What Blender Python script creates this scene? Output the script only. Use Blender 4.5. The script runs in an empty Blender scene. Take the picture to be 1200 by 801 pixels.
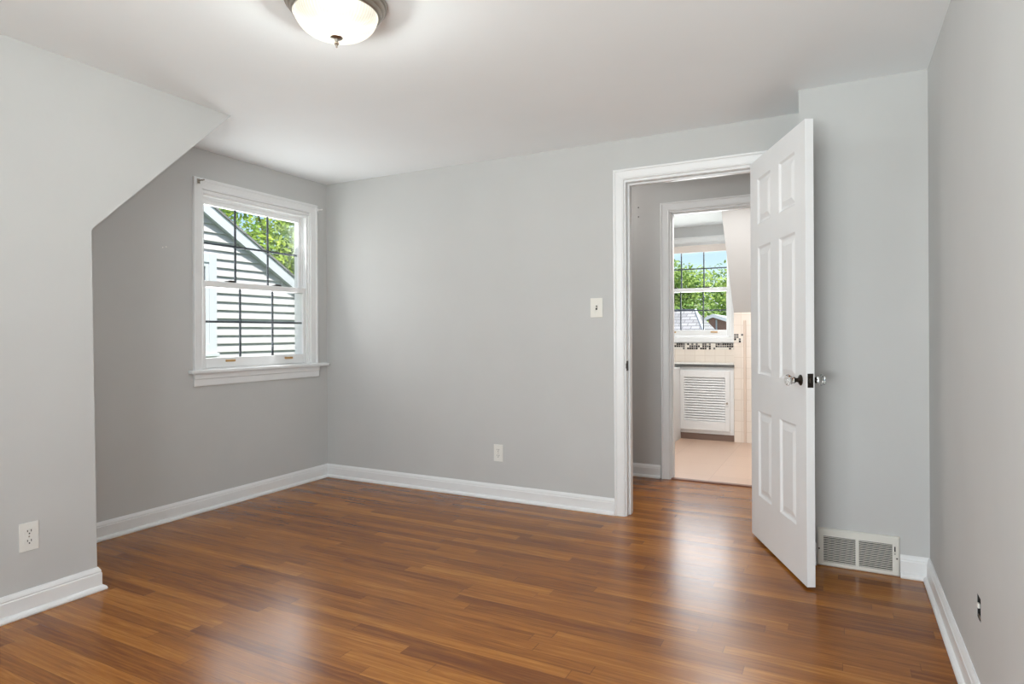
import bpy, bmesh, math, random
from mathutils import Matrix, Vector
random.seed(7)
PI = math.pi
C = bpy.context.scene.collection
scn = bpy.context.scene

# ------------------------------------------------------------------ camera, world, light, exposure
cam = bpy.data.cameras.new('camera')
cam_o = bpy.data.objects.new('camera', cam)
C.objects.link(cam_o)
F = 734.19
cam.sensor_width = 36.0
cam.sensor_fit = 'HORIZONTAL'
cam.lens = 36.0 * F / 1200.0
cam.shift_y = (390.52 - 400.5) / 1200.0
cam.clip_start = 0.02
cam.clip_end = 300
cam_o.matrix_world = (Matrix.Translation((3.5819, -3.7056, 1.1173)) @ Matrix.Rotation(0.4813, 4, 'Z')
                      @ Matrix.Rotation(PI / 2, 4, 'X') @ Matrix.Rotation(-0.0050, 4, 'Z'))
scn.camera = cam_o

SKY = 0.20
SUN = 9.5
LAMP_W = 21.0
REAR_W = 34.0
BOUNCE_FILL_W = 80.0
LEFT_W = 16.0
HALL_W = 6.5
BATH_W = 24.0
BATH_WIN_W = 30.0
scn.view_settings.view_transform = 'Standard'
scn.view_settings.look = 'None'
scn.view_settings.gamma = 1.0
scn.view_settings.use_curve_mapping = False
scn.view_settings.exposure = 0.08

w = bpy.data.worlds.new('world')
scn.world = w
w.use_nodes = True
wn = w.node_tree
wn.nodes.clear()
sky = wn.nodes.new('ShaderNodeTexSky')
sky.sky_type = 'NISHITA'
sky.sun_disc = False
sky.sun_elevation = math.radians(58)
sky.sun_rotation = math.radians(110)
sky.air_density = 1.0
sky.dust_density = 1.2
bg = wn.nodes.new('ShaderNodeBackground')
bg.inputs[1].default_value = SKY
wo = wn.nodes.new('ShaderNodeOutputWorld')
wn.links.new(sky.outputs[0], bg.inputs[0])
wn.links.new(bg.outputs[0], wo.inputs[0])

sl = bpy.data.lights.new('sun', 'SUN')
sl.energy = SUN
sl.angle = math.radians(0.55)
sl.color = (1.0, 0.95, 0.88)
so = bpy.data.objects.new('sun', sl)
so.rotation_euler = Vector((-0.45, 0.22, -0.87)).to_track_quat('-Z', 'Y').to_euler()
so.location = (6, -4, 12)
C.objects.link(so)


def area(name, loc, direction, sx, sy, watts, color=(1, 1, 1)):
    l = bpy.data.lights.new(name, 'AREA')
    l.shape = 'RECTANGLE'
    l.size = sx
    l.size_y = sy
    l.energy = watts
    l.color = color
    o = bpy.data.objects.new(name, l)
    o.location = loc
    o.rotation_euler = Vector(direction).to_track_quat('-Z', 'Y').to_euler()
    C.objects.link(o)
    return o


# fill light entering through an added, unseen window behind the camera
area('rear_window_fill', (2.35, -4.84, 1.45), (0.50, 1, 0.02), 1.1, 1.2, REAR_W, (0.96, 0.985, 1.0))
# added bounce fill aimed up at the ceiling, set in the same added window
area('rear_bounce_fill', (3.15, -4.84, 0.95), (0.25, 0.70, 0.70), 0.8, 0.7, BOUNCE_FILL_W, (0.92, 0.97, 1.0))
area('left_window_daylight', (-0.22, -0.635, 1.44), (1, -0.55, 0.25), 0.85, 1.05, LEFT_W, (0.98, 0.99, 1.0))


# ------------------------------------------------------------------ materials
def lin(r, g, b):
    def f(c):
        c /= 255.0
        return c / 12.92 if c <= 0.04045 else ((c + 0.055) / 1.055) ** 2.4
    return (f(r), f(g), f(b), 1.0)


def mat(name, color, rough=0.5, metal=0.0, noise=0.0, nscale=6.0, bump=0.0, bscale=60.0, coat=0.0, spec=0.5):
    m = bpy.data.materials.new(name)
    m.use_nodes = True
    nt = m.node_tree
    b = nt.nodes['Principled BSDF']
    b.inputs['Base Color'].default_value = color
    b.inputs['Roughness'].default_value = rough
    b.inputs['Metallic'].default_value = metal
    b.inputs['Coat Weight'].default_value = coat
    b.inputs['Specular IOR Level'].default_value = spec
    tc = nt.nodes.new('ShaderNodeTexCoord')
    if noise > 0:
        n = nt.nodes.new('ShaderNodeTexNoise')
        n.inputs['Scale'].default_value = nscale
        n.inputs['Detail'].default_value = 4
        nt.links.new(tc.outputs['Object'], n.inputs['Vector'])
        r = nt.nodes.new('ShaderNodeValToRGB')
        lo = tuple(c * (1 - noise) for c in color[:3]) + (1,)
        hi = tuple(min(1, c * (1 + noise)) for c in color[:3]) + (1,)
        r.color_ramp.elements[0].position = 0.3
        r.color_ramp.elements[0].color = lo
        r.color_ramp.elements[1].position = 0.7
        r.color_ramp.elements[1].color = hi
        nt.links.new(n.outputs['Fac'], r.inputs['Fac'])
        nt.links.new(r.outputs['Color'], b.inputs['Base Color'])
    if bump > 0:
        n2 = nt.nodes.new('ShaderNodeTexNoise')
        n2.inputs['Scale'].default_value = bscale
        n2.inputs['Detail'].default_value = 3
        nt.links.new(tc.outputs['Object'], n2.inputs['Vector'])
        bp = nt.nodes.new('ShaderNodeBump')
        bp.inputs['Strength'].default_value = bump
        bp.inputs['Distance'].default_value = 0.01
        nt.links.new(n2.outputs['Fac'], bp.inputs['Height'])
        nt.links.new(bp.outputs['Normal'], b.inputs['Normal'])
    return m


def math_node(nt, op, a, b=None, c=None):
    n = nt.nodes.new('ShaderNodeMath')
    n.operation = op
    for i, v in enumerate((a, b, c)):
        if v is None:
            continue
        if isinstance(v, (int, float)):
            n.inputs[i].default_value = v
        else:
            nt.links.new(v, n.inputs[i])
    return n.outputs[0]


def wood_floor():
    m = bpy.data.materials.new('oak_strip_floor')
    m.use_nodes = True
    nt = m.node_tree
    b = nt.nodes['Principled BSDF']
    tc = nt.nodes.new('ShaderNodeTexCoord')
    sep = nt.nodes.new('ShaderNodeSeparateXYZ')
    nt.links.new(tc.outputs['Object'], sep.inputs[0])
    X, Y = sep.outputs[0], sep.outputs[1]
    PW = 0.0572
    v = math_node(nt, 'DIVIDE', Y, PW)
    row = math_node(nt, 'FLOOR', v)
    vf = math_node(nt, 'FRACT', v)
    wn1 = nt.nodes.new('ShaderNodeTexWhiteNoise')
    wn1.noise_dimensions = '1D'
    nt.links.new(row, wn1.inputs['W'])
    shift = math_node(nt, 'MULTIPLY', wn1.outputs['Value'], 7.0)
    ln = math_node(nt, 'MULTIPLY_ADD', wn1.outputs['Value'], 0.7, 0.65)
    u = math_node(nt, 'DIVIDE', math_node(nt, 'ADD', X, shift), ln)
    col = math_node(nt, 'FLOOR', u)
    uf = math_node(nt, 'FRACT', u)
    cmb = nt.nodes.new('ShaderNodeCombineXYZ')
    nt.links.new(col, cmb.inputs[0])
    nt.links.new(row, cmb.inputs[1])
    wn2 = nt.nodes.new('ShaderNodeTexWhiteNoise')
    wn2.noise_dimensions = '2D'
    nt.links.new(cmb.outputs[0], wn2.inputs['Vector'])
    # grain: noise stretched along the plank, shifted per plank
    cg = nt.nodes.new('ShaderNodeCombineXYZ')
    nt.links.new(math_node(nt, 'MULTIPLY', X, 1.6), cg.inputs[0])
    nt.links.new(math_node(nt, 'MULTIPLY', Y, 34.0), cg.inputs[1])
    nt.links.new(math_node(nt, 'MULTIPLY', wn2.outputs['Value'], 50.0), cg.inputs[2])
    gn = nt.nodes.new('ShaderNodeTexNoise')
    gn.inputs['Scale'].default_value = 2.2
    gn.inputs['Detail'].default_value = 7
    gn.inputs['Roughness'].default_value = 0.62
    gn.inputs['Distortion'].default_value = 0.7
    nt.links.new(cg.outputs[0], gn.inputs['Vector'])
    big = nt.nodes.new('ShaderNodeTexNoise')
    big.inputs['Scale'].default_value = 0.8
    nt.links.new(tc.outputs['Object'], big.inputs['Vector'])
    t = math_node(nt, 'ADD', math_node(nt, 'MULTIPLY', wn2.outputs['Value'], 0.33),
                  math_node(nt, 'MULTIPLY', gn.outputs['Fac'], 0.95))
    t = math_node(nt, 'ADD', t, math_node(nt, 'MULTIPLY', big.outputs['Fac'], 0.10))
    t = math_node(nt, 'MULTIPLY_ADD', t, 1.0, -0.165)
    ramp = nt.nodes.new('ShaderNodeValToRGB')
    cr = ramp.color_ramp
    cr.elements[0].position = 0.08
    cr.elements[0].color = lin(94, 50, 16)
    cr.elements[1].position = 0.95
    cr.elements[1].color = lin(196, 132, 54)
    e = cr.elements.new(0.33)
    e.color = lin(120, 67, 20)
    e = cr.elements.new(0.62)
    e.color = lin(155, 95, 33)
    nt.links.new(t, ramp.inputs['Fac'])
    # seams between strips and at butt ends
    d1 = math_node(nt, 'ABSOLUTE', math_node(nt, 'SUBTRACT', vf, 0.5))
    s1 = math_node(nt, 'GREATER_THAN', d1, 0.487)
    d2 = math_node(nt, 'ABSOLUTE', math_node(nt, 'SUBTRACT', uf, 0.5))
    s2 = math_node(nt, 'GREATER_THAN', d2, 0.4985)
    seam = math_node(nt, 'MAXIMUM', s1, s2)
    mx = nt.nodes.new('ShaderNodeMix')
    mx.data_type = 'RGBA'
    nt.links.new(math_node(nt, 'MULTIPLY', seam, 0.40), mx.inputs['Factor'])
    nt.links.new(ramp.outputs['Color'], mx.inputs['A'])
    mx.inputs['B'].default_value = lin(58, 30, 16)
    nt.links.new(mx.outputs['Result'], b.inputs['Base Color'])
    rg = nt.nodes.new('ShaderNodeMapRange')
    rg.inputs['To Min'].default_value = 0.20
    rg.inputs['To Max'].default_value = 0.30
    nt.links.new(gn.outputs['Fac'], rg.inputs['Value'])
    nt.links.new(rg.outputs['Result'], b.inputs['Roughness'])
    b.inputs['Specular IOR Level'].default_value = 0.34
    hh = math_node(nt, 'SUBTRACT', math_node(nt, 'MULTIPLY', gn.outputs['Fac'], 0.20), math_node(nt, 'MULTIPLY', seam, 0.3))
    wob = math_node(nt, 'ADD', hh, math_node(nt, 'MULTIPLY', wn2.outputs['Value'], 0.05))
    bp = nt.nodes.new('ShaderNodeBump')
    bp.inputs['Strength'].default_value = 0.09
    bp.inputs['Distance'].default_value = 0.002
    nt.links.new(wob, bp.inputs['Height'])
    nt.links.new(bp.outputs['Normal'], b.inputs['Normal'])
    return m


def tile_mat(name, color, grout, tw, th, rough=0.2, axes='xz', offset=0.0, gap=0.006, vary=0.03, bump=0.3):
    m = bpy.data.materials.new(name)
    m.use_nodes = True
    nt = m.node_tree
    b = nt.nodes['Principled BSDF']
    tc = nt.nodes.new('ShaderNodeTexCoord')
    sep = nt.nodes.new('ShaderNodeSeparateXYZ')
    nt.links.new(tc.outputs['Object'], sep.inputs[0])
    cmb = nt.nodes.new('ShaderNodeCombineXYZ')
    nt.links.new(sep.outputs['xyz'.index(axes[0])], cmb.inputs[0])
    nt.links.new(sep.outputs['xyz'.index(axes[1])], cmb.inputs[1])
    br = nt.nodes.new('ShaderNodeTexBrick')
    br.offset = offset
    br.inputs['Scale'].default_value = 1.0
    br.inputs['Brick Width'].default_value = tw
    br.inputs['Row Height'].default_value = th
    br.inputs['Mortar Size'].default_value = gap / 2
    br.inputs['Mortar Smooth'].default_value = 0.1
    br.inputs['Color1'].default_value = tuple(c * (1 - vary) for c in color[:3]) + (1,)
    br.inputs['Color2'].default_value = tuple(min(1, c * (1 + vary)) for c in color[:3]) + (1,)
    br.inputs['Mortar'].default_value = grout
    nt.links.new(cmb.outputs[0], br.inputs['Vector'])
    nt.links.new(br.outputs['Color'], b.inputs['Base Color'])
    b.inputs['Roughness'].default_value = rough
    bp = nt.nodes.new('ShaderNodeBump')
    bp.invert = True
    bp.inputs['Strength'].default_value = bump
    bp.inputs['Distance'].default_value = 0.002
    nt.links.new(br.outputs['Fac'], bp.inputs['Height'])
    nt.links.new(bp.outputs['Normal'], b.inputs['Normal'])
    return m


def mosaic_mat(name, size, x0, z0):
    m = bpy.data.materials.new(name)
    m.use_nodes = True
    nt = m.node_tree
    b = nt.nodes['Principled BSDF']
    tc = nt.nodes.new('ShaderNodeTexCoord')
    sep = nt.nodes.new('ShaderNodeSeparateXYZ')
    nt.links.new(tc.outputs['Object'], sep.inputs[0])
    u = math_node(nt, 'DIVIDE', math_node(nt, 'SUBTRACT', sep.outputs[0], x0), size)
    v = math_node(nt, 'DIVIDE', math_node(nt, 'SUBTRACT', sep.outputs[2], z0), size)
    cmb = nt.nodes.new('ShaderNodeCombineXYZ')
    nt.links.new(math_node(nt, 'FLOOR', u), cmb.inputs[0])
    nt.links.new(math_node(nt, 'FLOOR', v), cmb.inputs[1])
    wn_ = nt.nodes.new('ShaderNodeTexWhiteNoise')
    wn_.noise_dimensions = '2D'
    nt.links.new(cmb.outputs[0], wn_.inputs['Vector'])
    ramp = nt.nodes.new('ShaderNodeValToRGB')
    cr = ramp.color_ramp
    cr.interpolation = 'CONSTANT'
    cr.elements[0].position = 0.0
    cr.elements[0].color = lin(18, 18, 20)
    cr.elements[1].position = 0.42
    cr.elements[1].color = lin(110, 108, 106)
    e = cr.elements.new(0.62)
    e.color = lin(232, 226, 216)
    nt.links.new(wn_.outputs['Value'], ramp.inputs['Fac'])
    du = math_node(nt, 'ABSOLUTE', math_node(nt, 'SUBTRACT', math_node(nt, 'FRACT', u), 0.5))
    dv = math_node(nt, 'ABSOLUTE', math_node(nt, 'SUBTRACT', math_node(nt, 'FRACT', v), 0.5))
    g = math_node(nt, 'GREATER_THAN', math_node(nt, 'MAXIMUM', du, dv), 0.43)
    mx = nt.nodes.new('ShaderNodeMix')
    mx.data_type = 'RGBA'
    nt.links.new(g, mx.inputs['Factor'])
    nt.links.new(ramp.outputs['Color'], mx.inputs['A'])
    mx.inputs['B'].default_value = lin(225, 215, 205)
    nt.links.new(mx.outputs['Result'], b.inputs['Base Color'])
    b.inputs['Roughness'].default_value = 0.15
    return m


def glass_mat(name, tint=(1, 1, 1, 1), refl=0.3):
    m = bpy.data.materials.new(name)
    m.use_nodes = True
    nt = m.node_tree
    nt.nodes.clear()
    o = nt.nodes.new('ShaderNodeOutputMaterial')
    t = nt.nodes.new('ShaderNodeBsdfTransparent')
    t.inputs['Color'].default_value = tint
    g = nt.nodes.new('ShaderNodeBsdfGlossy')
    g.inputs['Roughness'].default_value = 0.0
    fr = nt.nodes.new('ShaderNodeFresnel')
    fr.inputs['IOR'].default_value = 1.45
    mx = nt.nodes.new('ShaderNodeMixShader')
    nt.links.new(math_node(nt, 'MULTIPLY', fr.outputs[0], refl), mx.inputs[0])
    nt.links.new(t.outputs[0], mx.inputs[1])
    nt.links.new(g.outputs[0], mx.inputs[2])
    nt.links.new(mx.outputs[0], o.inputs[0])
    return m


def lamp_glass_mat():
    m = bpy.data.materials.new('ribbed_lamp_glass')
    m.use_nodes = True
    nt = m.node_tree
    nt.nodes.clear()
    o = nt.nodes.new('ShaderNodeOutputMaterial')
    tr = nt.nodes.new('ShaderNodeBsdfTransparent')
    tr.inputs['Color'].default_value = (0.75, 0.74, 0.70, 1)
    tl = nt.nodes.new('ShaderNodeBsdfTranslucent')
    tl.inputs['Color'].default_value = (0.95, 0.94, 0.88, 1)
    gl = nt.nodes.new('ShaderNodeBsdfGlossy')
    gl.inputs['Roughness'].default_value = 0.15
    gl.inputs['Color'].default_value = (0.9, 0.9, 0.9, 1)
    em = nt.nodes.new('ShaderNodeEmission')
    em.inputs['Color'].default_value = (1.0, 0.975, 0.86, 1)
    tc = nt.nodes.new('ShaderNodeTexCoord')
    sp = nt.nodes.new('ShaderNodeSeparateXYZ')
    nt.links.new(tc.outputs['Object'], sp.inputs[0])
    ang = math_node(nt, 'ARCTAN2', sp.outputs[1], sp.outputs[0])
    rib = math_node(nt, 'SINE', math_node(nt, 'MULTIPLY', ang, 72.0))
    st = math_node(nt, 'MULTIPLY_ADD', rib, 0.07, 0.50)
    nt.links.new(st, em.inputs['Strength'])
    m1 = nt.nodes.new('ShaderNodeMixShader')
    m1.inputs[0].default_value = 0.9980
    nt.links.new(tl.outputs[0], m1.inputs[1])
    nt.links.new(tr.outputs[0], m1.inputs[2])
    m2 = nt.nodes.new('ShaderNodeMixShader')
    m2.inputs[0].default_value = 0.06
    nt.links.new(m1.outputs[0], m2.inputs[1])
    nt.links.new(gl.outputs[0], m2.inputs[2])
    ad = nt.nodes.new('ShaderNodeAddShader')
    nt.links.new(m2.outputs[0], ad.inputs[0])
    nt.links.new(em.outputs[0], ad.inputs[1])
    nt.links.new(ad.outputs[0], o.inputs[0])
    return m


def leaf_mat(name, a, b_):
    m = bpy.data.materials.new(name)
    m.use_nodes = True
    nt = m.node_tree
    nt.nodes.clear()
    o = nt.nodes.new('ShaderNodeOutputMaterial')
    tc = nt.nodes.new('ShaderNodeTexCoord')
    n = nt.nodes.new('ShaderNodeTexNoise')
    n.inputs['Scale'].default_value = 1.6
    n.inputs['Detail'].default_value = 6
    nt.links.new(tc.outputs['Object'], n.inputs['Vector'])
    r = nt.nodes.new('ShaderNodeValToRGB')
    r.color_ramp.elements[0].position = 0.35
    r.color_ramp.elements[0].color = a
    r.color_ramp.elements[1].position = 0.65
    r.color_ramp.elements[1].color = b_
    nt.links.new(n.outputs['Fac'], r.inputs['Fac'])
    d = nt.nodes.new('ShaderNodeBsdfDiffuse')
    t = nt.nodes.new('ShaderNodeBsdfTranslucent')
    nt.links.new(r.outputs['Color'], d.inputs['Color'])
    nt.links.new(r.outputs['Color'], t.inputs['Color'])
    mx = nt.nodes.new('ShaderNodeMixShader')
    mx.inputs[0].default_value = 0.45
    nt.links.new(d.outputs[0], mx.inputs[1])
    nt.links.new(t.outputs[0], mx.inputs[2])
    nt.links.new(mx.outputs[0], o.inputs[0])
    return m


M = {}
M['wall'] = mat('wall_paint', (0.575, 0.574, 0.565, 1), 0.6, noise=0.015, nscale=3, bump=0.05, bscale=25, spec=0.3)
M['ceil'] = mat('ceiling_paint', (0.90, 0.922, 0.935, 1), 0.7, noise=0.012, nscale=2, bump=0.05, bscale=20, spec=0.2)
M['trim'] = mat('white_gloss_trim', (0.83, 0.833, 0.835, 1), 0.32, noise=0.012, nscale=8, bump=0.02, bscale=40)
M['door'] = mat('white_door_paint', (0.82, 0.825, 0.83, 1), 0.38, noise=0.012, nscale=6, bump=0.02, bscale=60)
M['vinyl'] = mat('white_vinyl', (0.85, 0.85, 0.85, 1), 0.35, noise=0.01)
M['floor'] = wood_floor()
M['bathfloor'] = tile_mat('tan_floor_tile', lin(208, 178, 158), lin(190, 158, 138), 0.45, 0.45, 0.3, 'xy', 0.0, 0.004, 0.03)
M['tile'] = tile_mat('pink_beige_wall_tile', lin(238, 226, 214), lin(226, 212, 198), 0.108, 0.108, 0.2)
M['tiletrim'] = mat('tile_edge', lin(222, 202, 186), 0.25, noise=0.02)
M['bathwall'] = mat('bath_wall_paint', (0.64, 0.64, 0.636, 1), 0.6, noise=0.01)
M['mos_a'] = mosaic_mat('mosaic_band', 0.0235, 1.7, 0.930)
M['mos_b'] = mosaic_mat('mosaic_inset', 0.0225, 2.632, 1.013)
M['glass'] = glass_mat('window_glass', (0.97, 0.985, 0.98, 1))
M['muntin'] = mat('grey_grid_bars', lin(62, 68, 78), 0.5, noise=0.03)
M['nickel'] = mat('brushed_nickel', lin(168, 160, 150), 0.28, 1.0, noise=0.05, nscale=30)
M['dark_metal'] = mat('aged_dark_metal', lin(58, 52, 47), 0.38, 0.9, noise=0.15, nscale=60)
M['brass'] = mat('brass_pull', lin(200, 160, 105), 0.35, 0.6, noise=0.05)
M['lampglass'] = lamp_glass_mat()
M['plastic'] = mat('white_plastic', lin(232, 231, 226), 0.35, noise=0.01)
M['ivory'] = mat('ivory_plastic', lin(234, 232, 224), 0.35, noise=0.01)
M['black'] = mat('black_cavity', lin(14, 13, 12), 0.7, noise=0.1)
M['slot'] = mat('dark_slot', lin(30, 29, 28), 0.6, noise=0.1)
M['vent'] = mat('white_enamel_metal', lin(226, 224, 216), 0.4, noise=0.015, nscale=15)
M['cab'] = mat('cabinet_white', (0.83, 0.84, 0.84, 1), 0.4, noise=0.01)
M['toe'] = mat('toe_kick_brown', lin(122, 100, 88), 0.5, noise=0.05)
M['counter'] = mat('grey_counter_edge', lin(92, 92, 90), 0.3, noise=0.1, nscale=60)
M['countertop'] = mat('white_counter_top', lin(226, 226, 224), 0.2, noise=0.03, nscale=40)
M['threshold'] = mat('dark_wood_threshold', lin(112, 66, 42), 0.4, noise=0.15, nscale=20)
M['siding'] = mat('grey_vinyl_siding', lin(178, 176, 178), 0.5, noise=0.03, nscale=3)
M['exttrim'] = mat('exterior_white_trim', lin(188, 192, 198), 0.45, noise=0.02)
M['shingle'] = tile_mat('grey_shingles', lin(140, 140, 144), lin(104, 104, 108), 0.20, 0.075, 0.85, 'xz', 0.5, 0.02, 0.18)
M['shingle_x'] = tile_mat('grey_shingles_side', lin(120, 120, 122), lin(88, 88, 90), 0.30, 0.14, 0.85, 'xz', 0.5, 0.02, 0.18)
M['brown'] = mat('brown_siding', lin(160, 118, 104), 0.6, noise=0.06, nscale=10)
M['bark'] = mat('bark', lin(86, 72, 60), 0.9, noise=0.25, nscale=14, bump=0.5, bscale=20)
M['leaf_a'] = leaf_mat('leaf_green', lin(78, 122, 56), lin(186, 204, 92))
M['leaf_b'] = leaf_mat('leaf_mid_green', lin(110, 146, 84), lin(190, 208, 120))
M['leaf_c'] = leaf_mat('leaf_yellow_green', lin(138, 166, 80), lin(222, 222, 128))
M['leaf_d'] = leaf_mat('leaf_dark_green', lin(84, 116, 84), lin(140, 168, 112))
M['grass'] = mat('lawn', lin(92, 124, 60), 0.9, noise=0.2, nscale=3)
M['shade'] = mat('roller_fabric', lin(238, 226, 218), 0.8, noise=0.01)


def crystal():
    m = bpy.data.materials.new('clear_knob_glass')
    m.use_nodes = True
    b = m.node_tree.nodes['Principled BSDF']
    b.inputs['Transmission Weight'].default_value = 1.0
    b.inputs['Roughness'].default_value = 0.02
    b.inputs['IOR'].default_value = 1.5
    b.inputs['Base Color'].default_value = (0.97, 0.98, 0.97, 1)
    return m


M['crystal'] = crystal()


# ------------------------------------------------------------------ mesh helpers
def link_mesh(name, verts, faces, m, parent=None, smooth=False):
    me = bpy.data.meshes.new(name)
    me.from_pydata(verts, [], faces)
    bm = bmesh.new()
    bm.from_mesh(me)
    bmesh.ops.recalc_face_normals(bm, faces=bm.faces)
    bm.to_mesh(me)
    bm.free()
    me.materials.append(m)
    if smooth:
        for p in me.polygons:
            p.use_smooth = True
    o = bpy.data.objects.new(name, me)
    C.objects.link(o)
    if parent:
        o.parent = parent
    return o


class MB:
    """collects shapes, then makes one mesh object"""

    def __init__(self):
        self.v, self.f = [], []

    def add(self, verts, faces):
        n = len(self.v)
        self.v += [tuple(p) for p in verts]
        self.f += [tuple(i + n for i in q) for q in faces]
        return self

    def box(self, a, b, bev=0.0):
        x0, x1 = sorted((a[0], b[0]))
        y0, y1 = sorted((a[1], b[1]))
        z0, z1 = sorted((a[2], b[2]))
        if bev <= 0:
            vs = [(x, y, z) for z in (z0, z1) for y in (y0, y1) for x in (x0, x1)]
            self.add(vs, [(0, 2, 3, 1), (4, 5, 7, 6), (0, 1, 5, 4), (2, 6, 7, 3), (0, 4, 6, 2), (1, 3, 7, 5)])
        else:
            bm = bmesh.new()
            bmesh.ops.create_cube(bm, size=1)
            for q in bm.verts:
                q.co = Vector(((x0 + x1) / 2 + q.co.x * (x1 - x0), (y0 + y1) / 2 + q.co.y * (y1 - y0), (z0 + z1) / 2 + q.co.z * (z1 - z0)))
            bmesh.ops.bevel(bm, geom=bm.edges[:], offset=bev, segments=2, affect='EDGES', profile=0.5)
            bm.verts.index_update()
            self.add([q.co[:] for q in bm.verts], [tuple(l.index for l in f.verts) for f in bm.faces])
            bm.free()
        return self

    def lathe(self, prof, centre=(0, 0, 0), axis=(0, 0, 1), n=32, rib=0.0, nrib=0):
        """prof: (radius, height) pairs along axis"""
        q = Vector(axis).to_track_quat('Z', 'Y')
        c = Vector(centre)
        base = len(self.v)
        rings = []
        for r, h in prof:
            if r < 1e-6:
                self.v.append(tuple(c + q @ Vector((0, 0, h))))
                rings.append([len(self.v) - 1])
            else:
                ids = []
                for k in range(n):
                    a = 2 * PI * k / n
                    rr = r
                    if nrib:
                        rr = r * (1 + rib * math.cos(nrib * a))
                    self.v.append(tuple(c + q @ Vector((rr * math.cos(a), rr * math.sin(a), h))))
                    ids.append(len(self.v) - 1)
                rings.append(ids)
        for A, B in zip(rings, rings[1:]):
            if len(A) == 1 and len(B) == 1:
                continue
            for k in range(n):
                k2 = (k + 1) % n
                if len(A) == 1:
                    self.f.append((A[0], B[k], B[k2]))
                elif len(B) == 1:
                    self.f.append((A[k], A[k2], B[0]))
                else:
                    self.f.append((A[k], A[k2], B[k2], B[k]))
        return self

    def bar(self, p, q, r, n=8):
        d = Vector(q) - Vector(p)
        return self.lathe([(0, 0), (r, 0), (r, d.length), (0, d.length)], p, d, n)

    def prism(self, poly, axis, a, b):
        """poly: 2D outline in the two other axes (in xyz order), extruded a..b on axis"""
        def pt(u, v, t):
            return {'x': (t, u, v), 'y': (u, t, v), 'z': (u, v, t)}[axis]
        n = len(poly)
        vs = [pt(u, v, a) for u, v in poly] + [pt(u, v, b) for u, v in poly]
        fs = [tuple(range(n))[::-1], tuple(range(n, 2 * n))]
        fs += [(i, (i + 1) % n, n + (i + 1) % n, n + i) for i in range(n)]
        return self.add(vs, fs)

    def wall(self, axis, t0, t1, u0, u1, z0, z1, holes=()):
        """wall slab of thickness t0..t1 on axis with rectangular holes (u0,u1,z0,z1)"""
        us = sorted({u0, u1, *[h[0] for h in holes], *[h[1] for h in holes]})
        zs = sorted({z0, z1, *[h[2] for h in holes], *[h[3] for h in holes]})
        nu, nz = len(us) - 1, len(zs) - 1

        def solid(i, j):
            if i < 0 or j < 0 or i >= nu or j >= nz:
                return False
            u, z = (us[i] + us[i + 1]) / 2, (zs[j] + zs[j + 1]) / 2
            return not any(h[0] < u < h[1] and h[2] < z < h[3] for h in holes)
        base = len(self.v)
        idx = {}

        def V(i, j, t):
            k = (i, j, t)
            if k not in idx:
                tt = (t0, t1)[t]
                p = (tt, us[i], zs[j]) if axis == 'x' else (us[i], tt, zs[j])
                self.v.append(p)
                idx[k] = len(self.v) - 1
            return idx[k]
        for i in range(nu):
            for j in range(nz):
                if not solid(i, j):
                    continue
                for t in (0, 1):
                    self.f.append((V(i, j, t), V(i + 1, j, t), V(i + 1, j + 1, t), V(i, j + 1, t)))
                for (di, dj, a, b) in ((-1, 0, (i, j), (i, j + 1)), (1, 0, (i + 1, j), (i + 1, j + 1)),
                                       (0, -1, (i, j), (i + 1, j)), (0, 1, (i, j + 1), (i + 1, j + 1))):
                    if not solid(i + di, j + dj):
                        self.f.append((V(*a, 0), V(*b, 0), V(*b, 1), V(*a, 1)))
        return self

    def build(self, name, m, parent=None, smooth=False):
        return link_mesh(name, self.v, self.f, m, parent, smooth)


def auto_smooth(o, ang=35):
    me = o.data
    for p in me.polygons:
        p.use_smooth = True
    bm = bmesh.new()
    bm.from_mesh(me)
    for e in bm.edges:
        if len(e.link_faces) == 2 and e.calc_face_angle(0) > math.radians(ang):
            e.smooth = False
    bm.to_mesh(me)
    bm.free()
    return o


def tag(o, label, cat, group=None, kind=None):
    o['label'] = label
    o['category'] = cat
    if group:
        o['group'] = group
    if kind:
        o['kind'] = kind
    return o


def struct(o, label, cat):
    return tag(o, label, cat, None, 'structure')


def empty(name, loc=(0, 0, 0), rz=0.0):
    o = bpy.data.objects.new(name, None)
    o.empty_display_size = 0.1
    o.location = loc
    o.rotation_euler = (0, 0, rz)
    C.objects.link(o)
    return o


def sweep_segments(path, prof, closed_ends=True):
    """baseboard sweep: returns an MB for every segment of a floor path, room on the right-hand side, mitred"""
    n = len(path)
    P = [Vector(p) for p in path]
    D = [(P[i + 1] - P[i]).normalized() for i in range(n - 1)]
    N = [Vector((d.y, -d.x)) for d in D]
    mit = []
    for i in range(n):
        if i == 0:
            mit.append(N[0])
        elif i == n - 1:
            mit.append(N[-1])
        else:
            b = (N[i - 1] + N[i]).normalized()
            mit.append(b / b.dot(N[i]))
    out = []
    k = len(prof)
    for i in range(n - 1):
        mb = MB()
        va = [(P[i].x + mit[i].x * o, P[i].y + mit[i].y * o, z) for o, z in prof]
        vb = [(P[i + 1].x + mit[i + 1].x * o, P[i + 1].y + mit[i + 1].y * o, z) for o, z in prof]
        fs = [(j, (j + 1) % k, k + (j + 1) % k, k + j) for j in range(k)]
        fs += [tuple(range(k)), tuple(range(k, 2 * k))]
        mb.add(va + vb, fs)
        out.append(mb)
    return out


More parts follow.
